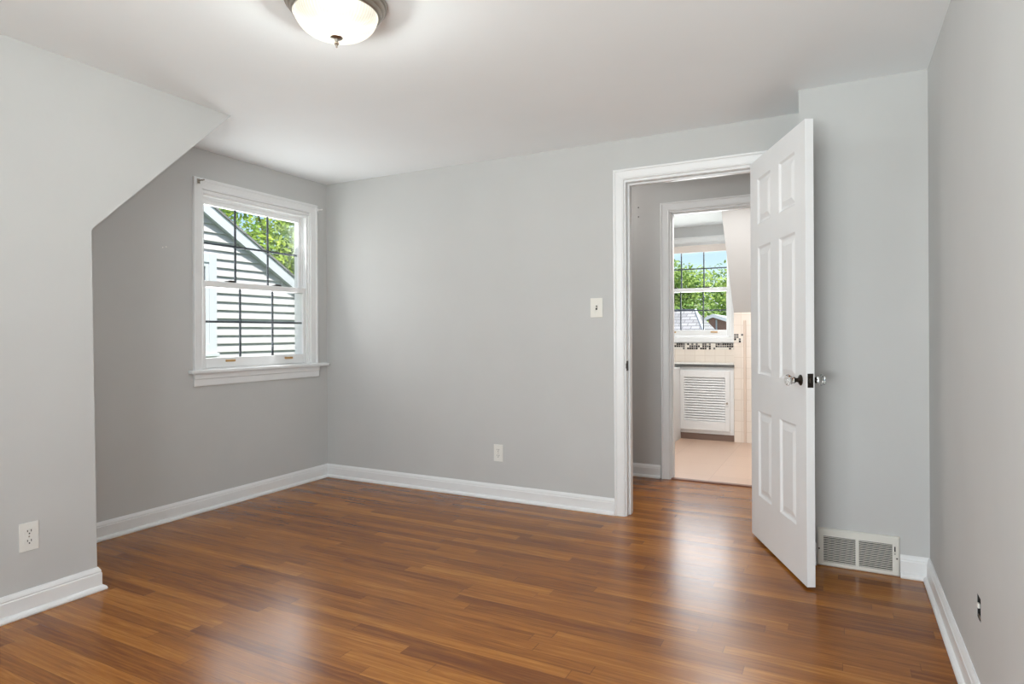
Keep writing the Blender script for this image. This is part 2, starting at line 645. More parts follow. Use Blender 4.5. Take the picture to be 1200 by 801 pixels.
def casing(prof, plane, t0, sgn, a0, a1, z0, z1, closed=False):
    """moulding round an opening a0..a1, z0..z1: prof = (outward offset, thickness); open at the floor/stool"""
    mb = MB()

    def pt(a, z, t):
        return (a, t0 + sgn * t, z) if plane == 'y' else (t0 + sgn * t, a, z)
    rings = []
    for o, t in prof:
        rings.append([pt(a0 - o, z0, t), pt(a0 - o, z1 + o, t), pt(a1 + o, z1 + o, t), pt(a1 + o, z0, t)])
    k = len(prof)
    vs = [p for r in rings for p in r]
    fs = []
    for j in range(k):
        j2 = (j + 1) % k
        for s in range(3):
            fs.append((j * 4 + s, j * 4 + s + 1, j2 * 4 + s + 1, j2 * 4 + s))
    fs.append(tuple(j * 4 for j in range(k)))
    fs.append(tuple(j * 4 + 3 for j in range(k)))
    mb.add(vs, fs)
    return mb


# ------------------------------------------------------------------ the room shell
H = 2.2953
CX = 0.6859          # face of the boxed-in knee wall
YK, ZK, YD = -2.119, 1.5815, -1.4143
XR = 3.939
XS, YS = 3.4103, -0.3469
YREAR = -4.70

o = MB().box((-0.16, YREAR - 0.14, -0.06), (XR + 0.15, 1.10, 0.0)).build('floor', M['floor'])
struct(o, 'glossy reddish brown oak strip floor of the bedroom and hall', 'floor')
o = MB().box((1.45, 1.10, -0.06), (XR + 0.15, 3.56, 0.0)).build('floor_bathroom', M['bathfloor'])
struct(o, 'tan tiled floor of the bathroom beyond the hall', 'floor')
o = MB().box((-0.16, YREAR - 0.14, H), (XR + 0.15, 3.56, H + 0.12)).build('ceiling', M['ceil'])
struct(o, 'flat white ceiling over the bedroom, hall and bathroom', 'ceiling')

WY0, WY1, WZ0, WZ1 = -1.100, -0.170, 0.872, 2.040     # main window rough opening
o = MB().wall('x', -0.16, 0.0, YREAR, 0.0, -0.06, H, [(WY0, WY1, WZ0, WZ1)]).build('wall_left', M['wall'])
struct(o, 'pale grey wall with the double-hung window', 'wall')
mk = MB()
for (y, z) in ((-1.352, 1.642), (-1.33, 1.648)):
    mk.lathe([(0, 0), (0.004, 0), (0.004, 0.0012), (0, 0.0012)], (0, y, z), (1, 0, 0), 10)
mk.build('nail_marks', M['ivory'], o)

o = MB().prism([(YREAR, 0), (-2.110, 0), (-2.128, ZK), (YD, H), (YREAR, H)], 'x', 0.0, CX).build('wall_knee', M['wall'])
struct(o, 'pale grey boxed wall with a slanted upper edge beside the window nook', 'wall')

DX0, DX1, DZ = 2.431, 3.182, 2.034                     # clear door opening
o = MB().wall('y', 0.0, 0.125, -0.16, XR, -0.06, H, [(DX0 - 0.02, DX1 + 0.02, -0.06, DZ + 0.02)]).build('wall_back', M['wall'])
struct(o, 'pale grey wall with the open doorway to the hall', 'wall')
o = MB().box((XS, YS, 0), (XR, 0.0, H)).build('wall_chase', M['wall'])
struct(o, 'pale grey boxed-out wall section behind the open door', 'wall')

HOLE = (-1.487, -1.432, 0.277, 0.346)
o = MB().wall('x', XR, XR + 0.15, YREAR - 0.14, 3.56, -0.06, H, [HOLE]).build('wall_right', M['wall'])
struct(o, 'bright pale grey wall along the right side', 'wall')

RW = (1.80, 3.62, 0.50, 2.10)  # opening for the added rear window, widened for the fill lights
o = MB().wall('y', YREAR - 0.14, YREAR, -0.16, XR, -0.06, H, [RW]).build('wall_rear', M['wall'])
struct(o, 'pale grey wall behind the viewer with an added window', 'wall')

# hall
HY = 1.09
BX0, BX1, BZ = 2.444, 3.20, 2.030
o = MB().wall('y', HY, HY + 0.115, 0.60, XR, -0.06, H, [(BX0 - 0.02, BX1 + 0.02, -0.06, BZ + 0.02)]).build('wall_hall', M['wall'])
struct(o, 'shadowed grey hall wall around the bathroom doorway', 'wall')
for z in (2.095, 2.022):
    MB().lathe([(0, 0), (0.005, 0), (0.004, 0.0015), (0, 0.0015)], (2.196, HY, z), (0, -1, 0), 10).build('screw_hole', M['slot'], o)
o = MB().box((0.48, 0.125, -0.06), (0.60, HY + 0.115, H)).build('wall_hall_end', M['wall'])
struct(o, 'hall end wall to the left', 'wall')

# bathroom
KY, KX = 3.0, 2.63
WYB = 3.40
BW = (1.70, 2.545, 1.06, 2.12)       # bath window opening
o = MB().wall('y', WYB, WYB + 0.15, 1.45, KX + 0.14, 1.0, H, [BW]).build('wall_bath_window', M['bathwall'])
struct(o, 'white bathroom wall around the far window', 'wall')
o = MB().box((1.45, WYB, -0.06), (KX + 0.14, WYB + 0.15, 1.0)).build('wall_bath_tile', M['tile'])
struct(o, 'pink beige tiled wall under the bathroom window', 'wall')
MB().box((1.60, WYB - 0.006, 0.930), (KX, WYB, 1.0005)).build('mosaic_band', M['mos_a'], o)
o = MB().prism([(KY, 1.318), (KY + 0.10, 1.318), (WYB, 1.318), (WYB, H), (2.215, H)], 'x', KX, XR).build('wall_bath_slope', M['bathwall'])
struct(o, 'white sloping attic wall above the bathroom tile', 'wall')
o = MB().box((KX, KY, 0), (XR, WYB, 1.318)).build('wall_bath_knee', M['tile'])
struct(o, 'pink beige tiled knee wall beside the louvred cabinet', 'wall')
MB().box((KX + 0.002, KY - 0.006, 1.013), (KX + 0.092, KY, 1.103)).build('mosaic_inset', M['mos_b'], o)
MB().box((2.722, KY - 0.012, 0.0), (2.748, KY, 1.24), 0.004).build('tile_edge_trim', M['tiletrim'], o)
o = MB().box((1.45, HY + 0.115, -0.06), (1.60, WYB, H)).build('wall_bath_left', M['bathwall'])
struct(o, 'white bathroom wall to the left', 'wall')

# threshold strip between hall and bathroom
o = MB().prism([(1.075, 0.0), (1.082, 0.009), (1.125, 0.009), (1.132, 0.0)], 'x', BX0, BX1).build('trim_3', M['threshold'])
struct(o, 'dark wooden threshold strip in the bathroom doorway', 'threshold')

# baseboards
BP = [(0, 0), (0.028, 0), (0.030, 0.006), (0.027, 0.014), (0.020, 0.020), (0.0145, 0.022), (0.0145, 0.074), (0.0115, 0.078),
      (0.0125, 0.083), (0.0095, 0.091), (0.006, 0.097), (0.004, 0.1005), (0, 0.1005)]
segs = sweep_segments([(CX, YREAR), (CX, -2.112), (0.0, -2.112), (0, 0), (2.359, 0)], BP)
o = segs[0].build('baseboard_knee', M['trim'])
struct(o, 'white baseboard with shoe moulding along the boxed wall', 'baseboard')
r = segs[1].build('return', M['trim'], o)
o = segs[2].build('baseboard_left', M['trim'])
struct(o, 'white baseboard under the window', 'baseboard')
o = segs[3].build('baseboard_back', M['trim'])
struct(o, 'white baseboard from the corner to the doorway', 'baseboard')
segs = sweep_segments([(DX1 + 0.075, 0), (XS, 0), (XS, YS), (3.482, YS)], BP)
mb = MB()
for s in segs:
    mb.add(s.v, s.f)
o = mb.build('baseboard_chase', M['trim'])
struct(o, 'white baseboard behind the open door', 'baseboard')
segs = sweep_segments([(3.824, YS), (XR, YS), (XR, YREAR)], BP)
o = segs[0].build('baseboard_corner', M['trim'])
struct(o, 'short white baseboard between the vent and the corner', 'baseboard')
o = segs[1].build('baseboard_right', M['trim'])
struct(o, 'white baseboard along the right wall', 'baseboard')
o = sweep_segments([(0.60, HY), (BX0 - 0.083, HY)], BP)[0].build('baseboard_hall', M['trim'])
struct(o, 'white baseboard on the shadowed hall wall', 'baseboard')

# door casings and jambs
CP = [(0.0, 0.0), (0.0, 0.009), (0.004, 0.013), (0.010, 0.011), (0.014, 0.0125), (0.044, 0.0165), (0.050, 0.016), (0.054, 0.021), (0.061, 0.022),
      (0.0645, 0.019), (0.0645, 0.0)]
mb = casing(CP, 'y', 0.0, -1, DX0 - 0.008, DX1 + 0.008, 0.0, DZ + 0.014)
c2 = casing(CP, 'y', 0.125, 1, DX0 - 0.008, DX1 + 0.008, 0.0, DZ + 0.014)
mb.add(c2.v, c2.f)
mb.box((DX0 - 0.02, 0, 0), (DX0, 0.125, DZ + 0.02))
mb.box((DX1, 0, 0), (DX1 + 0.02, 0.125, DZ + 0.02))
mb.box((DX0, 0, DZ), (DX1, 0.125, DZ + 0.02))
mb.box((DX0, 0.042, 0), (DX0 + 0.012, 0.080, DZ), 0.003)
mb.box((DX1 - 0.012, 0.042, 0), (DX1, 0.080, DZ), 0.003)
mb.box((DX0 + 0.012, 0.042, DZ - 0.012), (DX1 - 0.012, 0.080, DZ), 0.003)
o = mb.build('trim_1', M['trim'])
struct(o, 'white moulded frame of the bedroom doorway', 'door frame')
st = MB().box((DX0, 0.004, 0.886), (DX0 + 0.002, 0.036, 0.946), 0.0006)
st.box((DX0 + 0.001, 0.010, 0.903), (DX0 + 0.0032, 0.026, 0.929))
st.prism([(-0.004, 0.903), (0.004, 0.898), (0.004, 0.934), (-0.004, 0.929)], 'x', DX0 - 0.001, DX0 + 0.002)
s_ = st.build('strike_plate', M['dark_metal'], o)
s_['label'] = 'dark metal strike plate'

mb = casing(CP, 'y', HY, -1, BX0 - 0.008, BX1 + 0.008, 0.0, BZ + 0.014)
c2 = casing(CP, 'y', HY + 0.115, 1, BX0 - 0.008, BX1 + 0.008, 0.0, BZ + 0.014)
mb.add(c2.v, c2.f)
mb.box((BX0 - 0.02, HY, 0), (BX0, HY + 0.115, BZ + 0.02))
mb.box((BX1, HY, 0), (BX1 + 0.02, HY + 0.115, BZ + 0.02))
mb.box((BX0, HY, BZ), (BX1, HY + 0.115, BZ + 0.02))
mb.box((BX0, HY + 0.03, 0), (BX0 + 0.010, HY + 0.07, BZ), 0.003)
mb.box((BX1 - 0.010, HY + 0.03, 0), (BX1, HY + 0.07, BZ), 0.003)
mb.box((BX0 + 0.010, HY + 0.03, BZ - 0.010), (BX1 - 0.010, HY + 0.07, BZ), 0.003)
o = mb.build('trim_2', M['trim'])
struct(o, 'white moulded frame of the bathroom doorway in the hall', 'door frame')


# ------------------------------------------------------------------ windows
def frame_rect(mb, plane, t0, t1, a0, a1, z0, z1, wl, wr, wb, wt, bev=0.003):
    """four rails of a sash"""
    def bx(aa, ab, za, zb):
        if plane == 'x':
            mb.box((t0, aa, za), (t1, ab, zb), bev)
        else:
            mb.box((aa, t0, za), (ab, t1, zb), bev)
    bx(a0, a0 + wl, z0, z1)
    bx(a1 - wr, a1, z0, z1)
    bx(a0 + wl, a1 - wr, z0, z0 + wb)
    bx(a0 + wl, a1 - wr, z1 - wt, z1)
    return mb


def window(root, plane, face, out, a0, a1, z0, zm, z1, cols=(), liners=True, bars=0.014):
    """double-hung unit in opening a0..a1, z0..z1, inner wall face at `face`, outside in direction `out`"""
    def t(d):
        return face + out * d

    def bx(mb, d0, d1, aa, ab, za, zb, bev=0.0):
        if plane == 'x':
            mb.box((t(d0), aa, za), (t(d1), ab, zb), bev)
        else:
            mb.box((aa, t(d0), za), (ab, t(d1), zb), bev)
    fr = MB()
    bx(fr, 0.0, 0.15, a0, a0 + 0.018, z0, z1)
    bx(fr, 0.0, 0.15, a1 - 0.018, a1, z0, z1)
    bx(fr, 0.0, 0.15, a0 + 0.018, a1 - 0.018, z1 - 0.018, z1)
    bx(fr, 0.0, 0.17, a0, a1, z0, z0 + 0.018)
    for s0, s1 in ((a0 + 0.018, a0 + 0.032), (a1 - 0.032, a1 - 0.018)):      # stops and tracks
        bx(fr, 0.012, 0.024, s0, s1, z0 + 0.018, z1 - 0.018, 0.002)
        bx(fr, 0.062, 0.070, s0, s1, z0 + 0.018, z1 - 0.018, 0.002)
    bx(fr, 0.012, 0.024, a0 + 0.032, a1 - 0.032, z1 - 0.034, z1 - 0.018, 0.002)
    bx(fr, 0.062, 0.070, a0 + 0.032, a1 - 0.032, z1 - 0.040, z1 - 0.018, 0.002)
    fr.build('jamb_frame', M['vinyl'], root)
    ia, ib = a0 + 0.020, a1 - 0.020
    for nm, d0, d1, za, zb, wb, wt in (('lower_sash', 0.026, 0.060, z0 + 0.019, zm + 0.022, 0.066, 0.040),
                                       ('upper_sash', 0.072, 0.106, zm - 0.018, z1 - 0.019, 0.040, 0.052)):
        sw = 0.032
        sm = frame_rect(MB(), plane, min(t(d0), t(d1)), max(t(d0), t(d1)), ia, ib, za, zb, sw, sw, wb, wt)
        s = sm.build(nm, M['vinyl'], root)
        ga, gb, gz0, gz1 = ia + sw, ib - sw, za + wb, zb - wt
        gm = MB()
        bx(gm, (d0 + d1) / 2 - 0.007, (d0 + d1) / 2 - 0.004, ga - 0.004, gb + 0.004, gz0 - 0.004, gz1 + 0.004)
        gm.build('pane', M['glass'], s)
        if nm == 'lower_sash':
            zg = (gz0, gz1)
        mg = MB()
        h = bars / 2
        dm0, dm1 = (d0 + d1) / 2 - 0.002, (d0 + d1) / 2 + 0.004
        for c in (1, 2):
            am = ga + (gb - ga) * c / 3
            bx(mg, dm0, dm1, am - h, am + h, gz0, gz1)
        zc = (gz0 + gz1) / 2 + (0.005 if nm == 'lower_sash' else 0.0)
        bx(mg, dm0 - 0.0004, dm1 + 0.0004, ga, gb, zc - h, zc + h)
        g_ = mg.build('grid_bars', M['muntin'], s)
        g_['label'] = 'dark grey grid bars inside the glass'
        if nm == 'lower_sash':
            for f in (0.24, 0.80):
                am = ia + (ib - ia) * f
                lm = MB()
                bx(lm, d0 - 0.010, d0 + 0.002, am - 0.036, am + 0.036, za + 0.036, za + 0.050, 0.003)
                l = lm.build('sash_lift', M['brass'], s)
                l['label'] = 'small tan sash lift'
            for f in (0.26, 0.70):
                am = ia + (ib - ia) * f
                lm = MB()
                bx(lm, d0 + 0.004, d1 - 0.002, am - 0.034, am + 0.034, zb - 0.001, zb + 0.007, 0.002)
                bx(lm, d0 + 0.008, d1 - 0.008, am - 0.012, am + 0.030, zb + 0.005, zb + 0.013, 0.002)
                l = lm.build('sash_lock', M['dark_metal'], s)
                l['label'] = 'dark sash lock'


w1 = empty('window_1', (0, -0.635, 0.88))
struct(w1, 'white double-hung window with grid bars, grey neighbour house outside', 'window')
w1i = w1.location.copy()


def unparent_offset(root):
    """children were built in world coordinates: keep them there"""
    for ch in root.children:
        ch.matrix_parent_inverse = Matrix.Translation(-root.location)


window(w1, 'x', 0.0, -1, WY0, WY1, WZ0 + 0.012, 1.447, WZ1)
WP = [(0.0, 0.0), (0.0, 0.008), (0.005, 0.012), (0.012, 0.010), (0.018, 0.0115), (0.040, 0.0145), (0.046, 0.014), (0.050, 0.020), (0.062, 0.021),
      (0.066, 0.018), (0.066, 0.0)]
casing(WP, 'x', 0.0, 1, WY0 + 0.008, WY1 - 0.008, 0.896, WZ1 + 0.004).build('casing', M['trim'], w1)
MB().box((-0.012, WY0 - 0.088, 0.874), (0.042, WY1 + 0.088 + 0.068, 0.897), 0.006).build('stool', M['trim'], w1)
MB().prism([(0.0, 0.794), (0.012, 0.794), (0.014, 0.80), (0.013, 0.832), (0.020, 0.842), (0.022, 0.874), (0.0, 0.874)], 'y', 0, 1)
ap = MB()
pr = [(0.0, 0.794), (0.011, 0.794), (0.013, 0.80), (0.013, 0.836), (0.019, 0.842), (0.020, 0.874), (0.0, 0.874)]
ap.prism(pr, 'y', WY0 - 0.058, WY1 + 0.070)
ap.build('apron', M['trim'], w1)
unparent_offset(w1)

# added rear window, behind the camera, made wide to carry the fill lights
w2 = empty('window_2_added', (2.71, YREAR, 0.50))
struct(w2, 'white double-hung window added behind the viewer for the fill light', 'window')
window(w2, 'y', YREAR, -1, RW[0], RW[1], RW[2], 1.30, RW[3])
casing(WP, 'y', YREAR, 1, RW[0] + 0.008, RW[1] - 0.008, 0.52, RW[3] + 0.004).build('casing', M['trim'], w2)
MB().box((RW[0] - 0.09, YREAR - 0.01, 0.496), (RW[1] + 0.09, YREAR + 0.042, 0.519), 0.006).build('stool', M['trim'], w2)
unparent_offset(w2)

# bathroom window
w3 = empty('window_3', (2.12, WYB, 1.0))
struct(w3, 'white bathroom window over the tile with trees and roofs outside', 'window')
window(w3, 'y', WYB, 1, BW[0], BW[1], BW[2], 1.59, BW[3])
casing(WP, 'y', WYB, -1, BW[0] + 0.008, BW[1] - 0.008, 1.04, BW[3] - 0.008).build('casing', M['trim'], w3)
MB().box((BW[0] - 0.085, WYB - 0.035, 1.010), (KX - 0.006, WYB + 0.03, 1.062), 0.005).build('stool', M['trim'], w3)
unparent_offset(w3)
rb = empty('roller_blind', (2.12, WYB + 0.012, 2.06))
tag(rb, 'pale roller blind rolled up at the top of the bathroom window', 'blind')
MB().bar((BW[0] + 0.03, WYB + 0.0, 2.062), (BW[1] - 0.03, WYB + 0.0, 2.062), 0.022, 16).build('roller', M['shade'], rb)
MB().box((BW[0] + 0.04, WYB - 0.020, 2.012), (BW[1] - 0.04, WYB - 0.017, 2.064)).build('fabric', M['shade'], rb)
MB().box((BW[0] + 0.04, WYB - 0.024, 2.002), (BW[1] - 0.04, WYB - 0.013, 2.014), 0.003).build('hem_bar', M['shade'], rb)
unparent_offset(rb)

# ------------------------------------------------------------------ the six-panel door, standing open
hinge = Vector((3.1506, -0.0274))
dvec = Vector((0.40616, -0.91380))
nvis = Vector((-0.91380, -0.40616))            # visible (hall-side) face normal
LW, LT = 0.747, 0.035
door = empty('door_1', (hinge.x, hinge.y, 0.0))
# local x along the leaf, local y = visible normal
door.matrix_world = Matrix(((dvec.x, nvis.x, 0, hinge.x), (dvec.y, nvis.y, 0, hinge.y), (0, 0, 1, 0), (0, 0, 0, 1)))
struct(door, 'white six-panel door standing open with glass knobs', 'door')
ucuts = [0.0, 0.114, 0.313, 0.430, 0.630, LW]
zcuts = [0.012, 0.247, 0.699, 0.896, 1.571, 1.690, 1.934, 2.041]
lm = MB()
for face, sg in ((0.0, -1), (-LT, 1)):
    for i in range(5):
        for j in range(7):
            u0, u1, z0, z1 = ucuts[i], ucuts[i + 1], zcuts[j], zcuts[j + 1]
            if i in (1, 3) and j in (1, 3, 5):
                steps = [(0, 0), (0.004, 0.003), (0.010, 0.0085), (0.020, 0.009), (0.040, 0.004), (0.046, 0.0025)]
                rings = [[(u0 + s, face + sg * d, z0 + s), (u1 - s, face + sg * d, z0 + s), (u1 - s, face + sg * d, z1 - s), (u0 + s, face + sg * d, z1 - s)] for s, d in steps]
                vs = [p for r_ in rings for p in r_]
                fs = []
                for a in range(len(rings) - 1):
                    for b_ in range(4):
                        c_ = (b_ + 1) % 4
                        fs.append((a * 4 + b_, a * 4 + c_, a * 4 + 4 + c_, a * 4 + 4 + b_))
                e0 = (len(rings) - 1) * 4
                fs.append((e0, e0 + 1, e0 + 2, e0 + 3))
                lm.add(vs, fs)
            else:
                lm.add([(u0, face, z0), (u1, face, z0), (u1, face, z1), (u0, face, z1)], [(0, 1, 2, 3)])
for i in range(5):
    for zz in (zcuts[0], zcuts[-1]):
        lm.add([(ucuts[i], 0, zz), (ucuts[i + 1], 0, zz), (ucuts[i + 1], -LT, zz), (ucuts[i], -LT, zz)], [(0, 1, 2, 3)])
for j in range(7):
    for uu in (0, LW):
        lm.add([(uu, 0, zcuts[j]), (uu, 0, zcuts[j + 1]), (uu, -LT, zcuts[j + 1]), (uu, -LT, zcuts[j])], [(0, 1, 2, 3)])
leaf = lm.build('leaf', M['door'], door)
bm = bmesh.new()
bm.from_mesh(leaf.data)
bmesh.ops.remove_doubles(bm, verts=bm.verts, dist=1e-5)
bmesh.ops.recalc_face_normals(bm, faces=bm.faces)
bm.to_mesh(leaf.data)
bm.free()
KU, KZ = 0.690, 0.905
for sg, y0 in ((1, 0.0), (-1, -LT)):
    ax = (0, sg, 0)
    k = MB().lathe([(0, 0.0005), (0.024, 0.0005), (0.024, 0.003), (0.021, 0.006), (0.013, 0.009), (0.0095, 0.013), (0.009, 0.022),
                    (0.013, 0.026), (0.014, 0.031), (0, 0.031)], (KU, y0, KZ), ax, 24).build('knob_rose', M['dark_metal'], door)
    auto_smooth(k)
    k['label'] = 'dark metal rose and shank of the knob'
    g = MB().lathe([(0, 0.0315), (0.012, 0.0315), (0.014, 0.037), (0.0225, 0.047), (0.0255, 0.054), (0.0235, 0.062), (0.015, 0.067), (0, 0.0675)],
                   (KU, y0, KZ), ax, 12).build('knob', M['crystal'], door)
    g['label'] = 'clear faceted glass knob'
lp = MB().box((LW - 0.0005, -0.030, 0.876), (LW + 0.0018, -0.006, 0.937), 0.0006)
lp.box((LW, -0.024, 0.896), (LW + 0.010, -0.012, 0.917), 0.002)
lp = lp.build('latch_plate', M['dark_metal'], door)
lp['label'] = 'dark metal latch plate on the door edge'
for z in (0.25, 1.78):
    hm = MB().bar((-0.004, -LT - 0.006, z - 0.045), (-0.004, -LT - 0.006, z + 0.045), 0.006, 12)
    hm.box((-0.0018, -LT + 0.002, z - 0.045), (0.0, -0.004, z + 0.045))
    hm.build('hinge', M['trim'], door)

# ------------------------------------------------------------------ flush ceiling light
LX, LY = 2.003, -2.018
cl = empty('ceiling_light', (LX, LY, H))
tag(cl, 'round flush ceiling light with ribbed glass bowl and nickel ring', 'ceiling light')
ring = MB().lathe([(0.05, 0.0), (0.176, 0.0), (0.179, -0.006), (0.176, -0.013), (0.170, -0.016), (0.168, -0.024), (0.163, -0.030), (0.159, -0.032),
                   (0.156, -0.041), (0.150, -0.046), (0.146, -0.046), (0.142, -0.040), (0.142, -0.012), (0.05, -0.008), (0.05, 0.0)], (0, 0, 0), (0, 0, 1), 72)
auto_smooth(ring.build('ring', M['nickel'], cl), 40)
prof = []
for k in range(13):
    a = k / 12 * PI / 2
    prof.append((0.143 * math.cos(a) ** 0.85 if k < 12 else 0.0, -0.042 - 0.082 * math.sin(a)))
bowl = MB().lathe(prof, (0, 0, 0), (0, 0, 1), 288, 0.006, 72).build('glass_bowl', M['lampglass'], cl, True)
bowl['label'] = 'lit ribbed frosted glass bowl'
fin = MB().lathe([(0, -0.119), (0.021, -0.121), (0.022, -0.125), (0.017, -0.129), (0.007, -0.131), (0.005, -0.139), (0.0085, -0.143), (0.009, -0.147),
                  (0.005, -0.151), (0.003, -0.156), (0.0035, -0.159), (0, -0.161)], (0, 0, 0), (0, 0, 1), 24).build('finial', M['nickel'], cl)
auto_smooth(fin, 50)
pl = bpy.data.lights.new('ceiling_light_bulb', 'POINT')
pl.energy = LAMP_W
pl.shadow_soft_size = 0.035
pl.color = (0.91, 0.965, 1.0)
po = bpy.data.objects.new('ceiling_light_bulb', pl)
po.location = (0, 0, -0.075)
po.parent = cl
C.objects.link(po)

# ------------------------------------------------------------------ electrical things and vent
def outlet(name, mtx, label):
    """built in local coordinates: x right, z up, y out of the wall"""
    t = empty(name)
    t.matrix_world = mtx
    tag(t, label, 'electrical outlet', 'duplex outlets low on the walls')
    pm = MB().box((-0.035, 0.0, -0.057), (0.035, 0.005, 0.057), 0.0022)
    pm.build('cover_plate', M['plastic'], t)
    for z in (0.0195, -0.0195):
        rm = MB()
        poly = [(0.0172 * math.cos(a) * 1.0, max(-0.0125, min(0.0125, 0.0172 * math.sin(a)))) for a in [2 * PI * k / 28 for k in range(28)]]
        rm.prism([(x, z + zz) for x, zz in poly], 'y', 0.004, 0.0068)
        r_ = rm.build('receptacle', M['plastic'], t)
        sm = MB().box((-0.0080, 0.0062, z - 0.0005), (-0.0052, 0.0072, z + 0.0085))
        sm.box((0.0052, 0.0062, z + 0.0005), (0.0080, 0.0072, z + 0.0078))
        sm.lathe([(0, 0.0062), (0.0028, 0.0062), (0.0028, 0.0072), (0, 0.0072)], (0, 0, z - 0.0065), (0, 1, 0), 12)
        sm.build('slots', M['slot'], r_)
    MB().lathe([(0, 0.005), (0.003, 0.005), (0.0025, 0.0064), (0, 0.0066)], (0, 0, 0), (0, 1, 0), 12).build('screw', M['nickel'], t)
    return t


# back wall: outward is -y, x right
outlet('electrical_outlet', Matrix(((-1, 0, 0, 1.540), (0, -1, 0, 0.0), (0, 0, 1, 0.312), (0, 0, 0, 1))),
       'white duplex outlet low on the back wall left of the doorway')
outlet('electrical_outlet', Matrix(((0, 1, 0, CX), (-1, 0, 0, -2.373), (0, 0, 1, 0.311), (0, 0, 0, 1))),
       'white duplex outlet on the boxed wall at the left edge')

sw = empty('light_switch', (2.243, 0.0, 1.275))
tag(sw, 'ivory toggle light switch on the wall beside the doorway', 'light switch')
MB().box((-0.040, -0.005, -0.060), (0.040, 0.0, 0.060), 0.0022).build('cover_plate', M['ivory'], sw)
MB().box((-0.0055, -0.0058, -0.013), (0.0055, -0.004, 0.013)).build('slot_surround', M['slot'], sw)
MB().prism([(-0.0045, -0.0035), (-0.015, -0.001), (-0.015, 0.004), (-0.0045, 0.0085)], 'x', -0.004, 0.004).build('toggle', M['ivory'], sw)
MB().lathe([(0, 0.005), (0.003, 0.005), (0.0026, 0.0062), (0, 0.0062)], (0, 0, 0.032), (0, -1, 0), 10).build('screw', M['ivory'], sw)
MB().lathe([(0, 0.005), (0.003, 0.005), (0.0026, 0.0062), (0, 0.0062)], (0, 0, -0.032), (0, -1, 0), 10).build('screw', M['ivory'], sw)

vn = empty('wall_vent', (3.653, YS, 0.0))
tag(vn, 'white metal floor-level wall vent with two slatted grilles', 'vent')
VX0, VX1, VZ0, VZ1 = 3.484 - 3.653, 3.822 - 3.653, 0.0, 0.180
G1 = (3.511 - 3.653, 3.645 - 3.653)
G2 = (3.659 - 3.653, 3.793 - 3.653)
GZ = (0.021, 0.144)
vm = MB().wall('y', -0.016, -0.012, VX0 + 0.006, VX1 - 0.006, VZ0 + 0.006, VZ1 - 0.006, [(G1[0], G1[1], GZ[0], GZ[1]), (G2[0], G2[1], GZ[0], GZ[1])])
ro = [(VX0, 0.0, VZ0), (VX1, 0.0, VZ0), (VX1, 0.0, VZ1), (VX0, 0.0, VZ1)]
rm_ = [(VX0, -0.010, VZ0), (VX1, -0.010, VZ0), (VX1, -0.010, VZ1), (VX0, -0.010, VZ1)]
ri = [(VX0 + 0.006, -0.016, VZ0 + 0.006), (VX1 - 0.006, -0.016, VZ0 + 0.006), (VX1 - 0.006, -0.016, VZ1 - 0.006), (VX0 + 0.006, -0.016, VZ1 - 0.006)]
vm.add(ro + rm_ + ri, [(a, (a + 1) % 4, 4 + (a + 1) % 4, 4 + a) for a in range(4)] + [(4 + a, 4 + (a + 1) % 4, 8 + (a + 1) % 4, 8 + a) for a in range(4)])
vm.build('frame', M['vent'], vn)
for g in (G1, G2):
    gm = MB()
    ns = 15
    for k in range(ns):
        z = GZ[0] + (k + 0.35) * (GZ[1] - GZ[0]) / ns
        gm.prism([(-0.0150, z - 0.0010), (-0.0150, z + 0.0010), (-0.0115, z + 0.0022), (-0.0115, z + 0.0010)], 'x', g[0] - 0.001, g[1] + 0.001)
    gm.build('grille', M['vent'], vn)
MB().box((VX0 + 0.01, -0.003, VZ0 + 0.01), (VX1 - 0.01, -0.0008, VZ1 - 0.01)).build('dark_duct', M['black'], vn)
lv = MB().box((0.1475, -0.0168, 0.100), (0.1525, -0.0158, 0.135))
lv = lv.build('lever_slot', M['slot'], vn)
MB().box((0.146, -0.026, 0.106), (0.154, -0.016, 0.113), 0.0015).build('lever', M['vent'], vn)
for x, z in ((3.492 - 3.653, 0.081), (3.811 - 3.653, 0.081)):
    MB().lathe([(0, 0.0155), (0.004, 0.0155), (0.0034, 0.0175), (0, 0.018)], (x, 0, z), (0, -1, 0), 12).build('screw', M['dark_metal'], vn)

# open junction box in the right wall, cover plate missing
ub = empty('uncovered_outlet', (XR, -1.4595, 0.3115))
tag(ub, 'black uncovered outlet opening low on the right wall', 'electrical outlet')
bx_ = MB()
y0, y1, z0, z1 = HOLE[0] + 1.4595, HOLE[1] + 1.4595, HOLE[2] - 0.3115, HOLE[3] - 0.3115
for a, b in (((0.001, y0, z0), (0.055, y0 + 0.0015, z1)), ((0.001, y1 - 0.0015, z0), (0.055, y1, z1)),
             ((0.001, y0, z0), (0.055, y1, z0 + 0.0015)), ((0.001, y0, z1 - 0.0015), (0.055, y1, z1)), ((0.052, y0, z0), (0.055, y1, z1))):
    bx_.box(a, b)
bx_.build('box', M['black'], ub)
rc = MB().box((0.006, -0.016, -0.022), (0.045, 0.014, 0.022), 0.003)
rc.build('receptacle', M['black'], ub)
MB().box((0.002, -0.004, -0.0335), (0.004, 0.020, -0.024), 0.0008).build('mounting_strap', M['nickel'], ub)
MB().box((-0.001, 0.010, -0.006), (0.005, 0.0265, 0.007), 0.0015).build('plaster_ear', M['ivory'], ub)

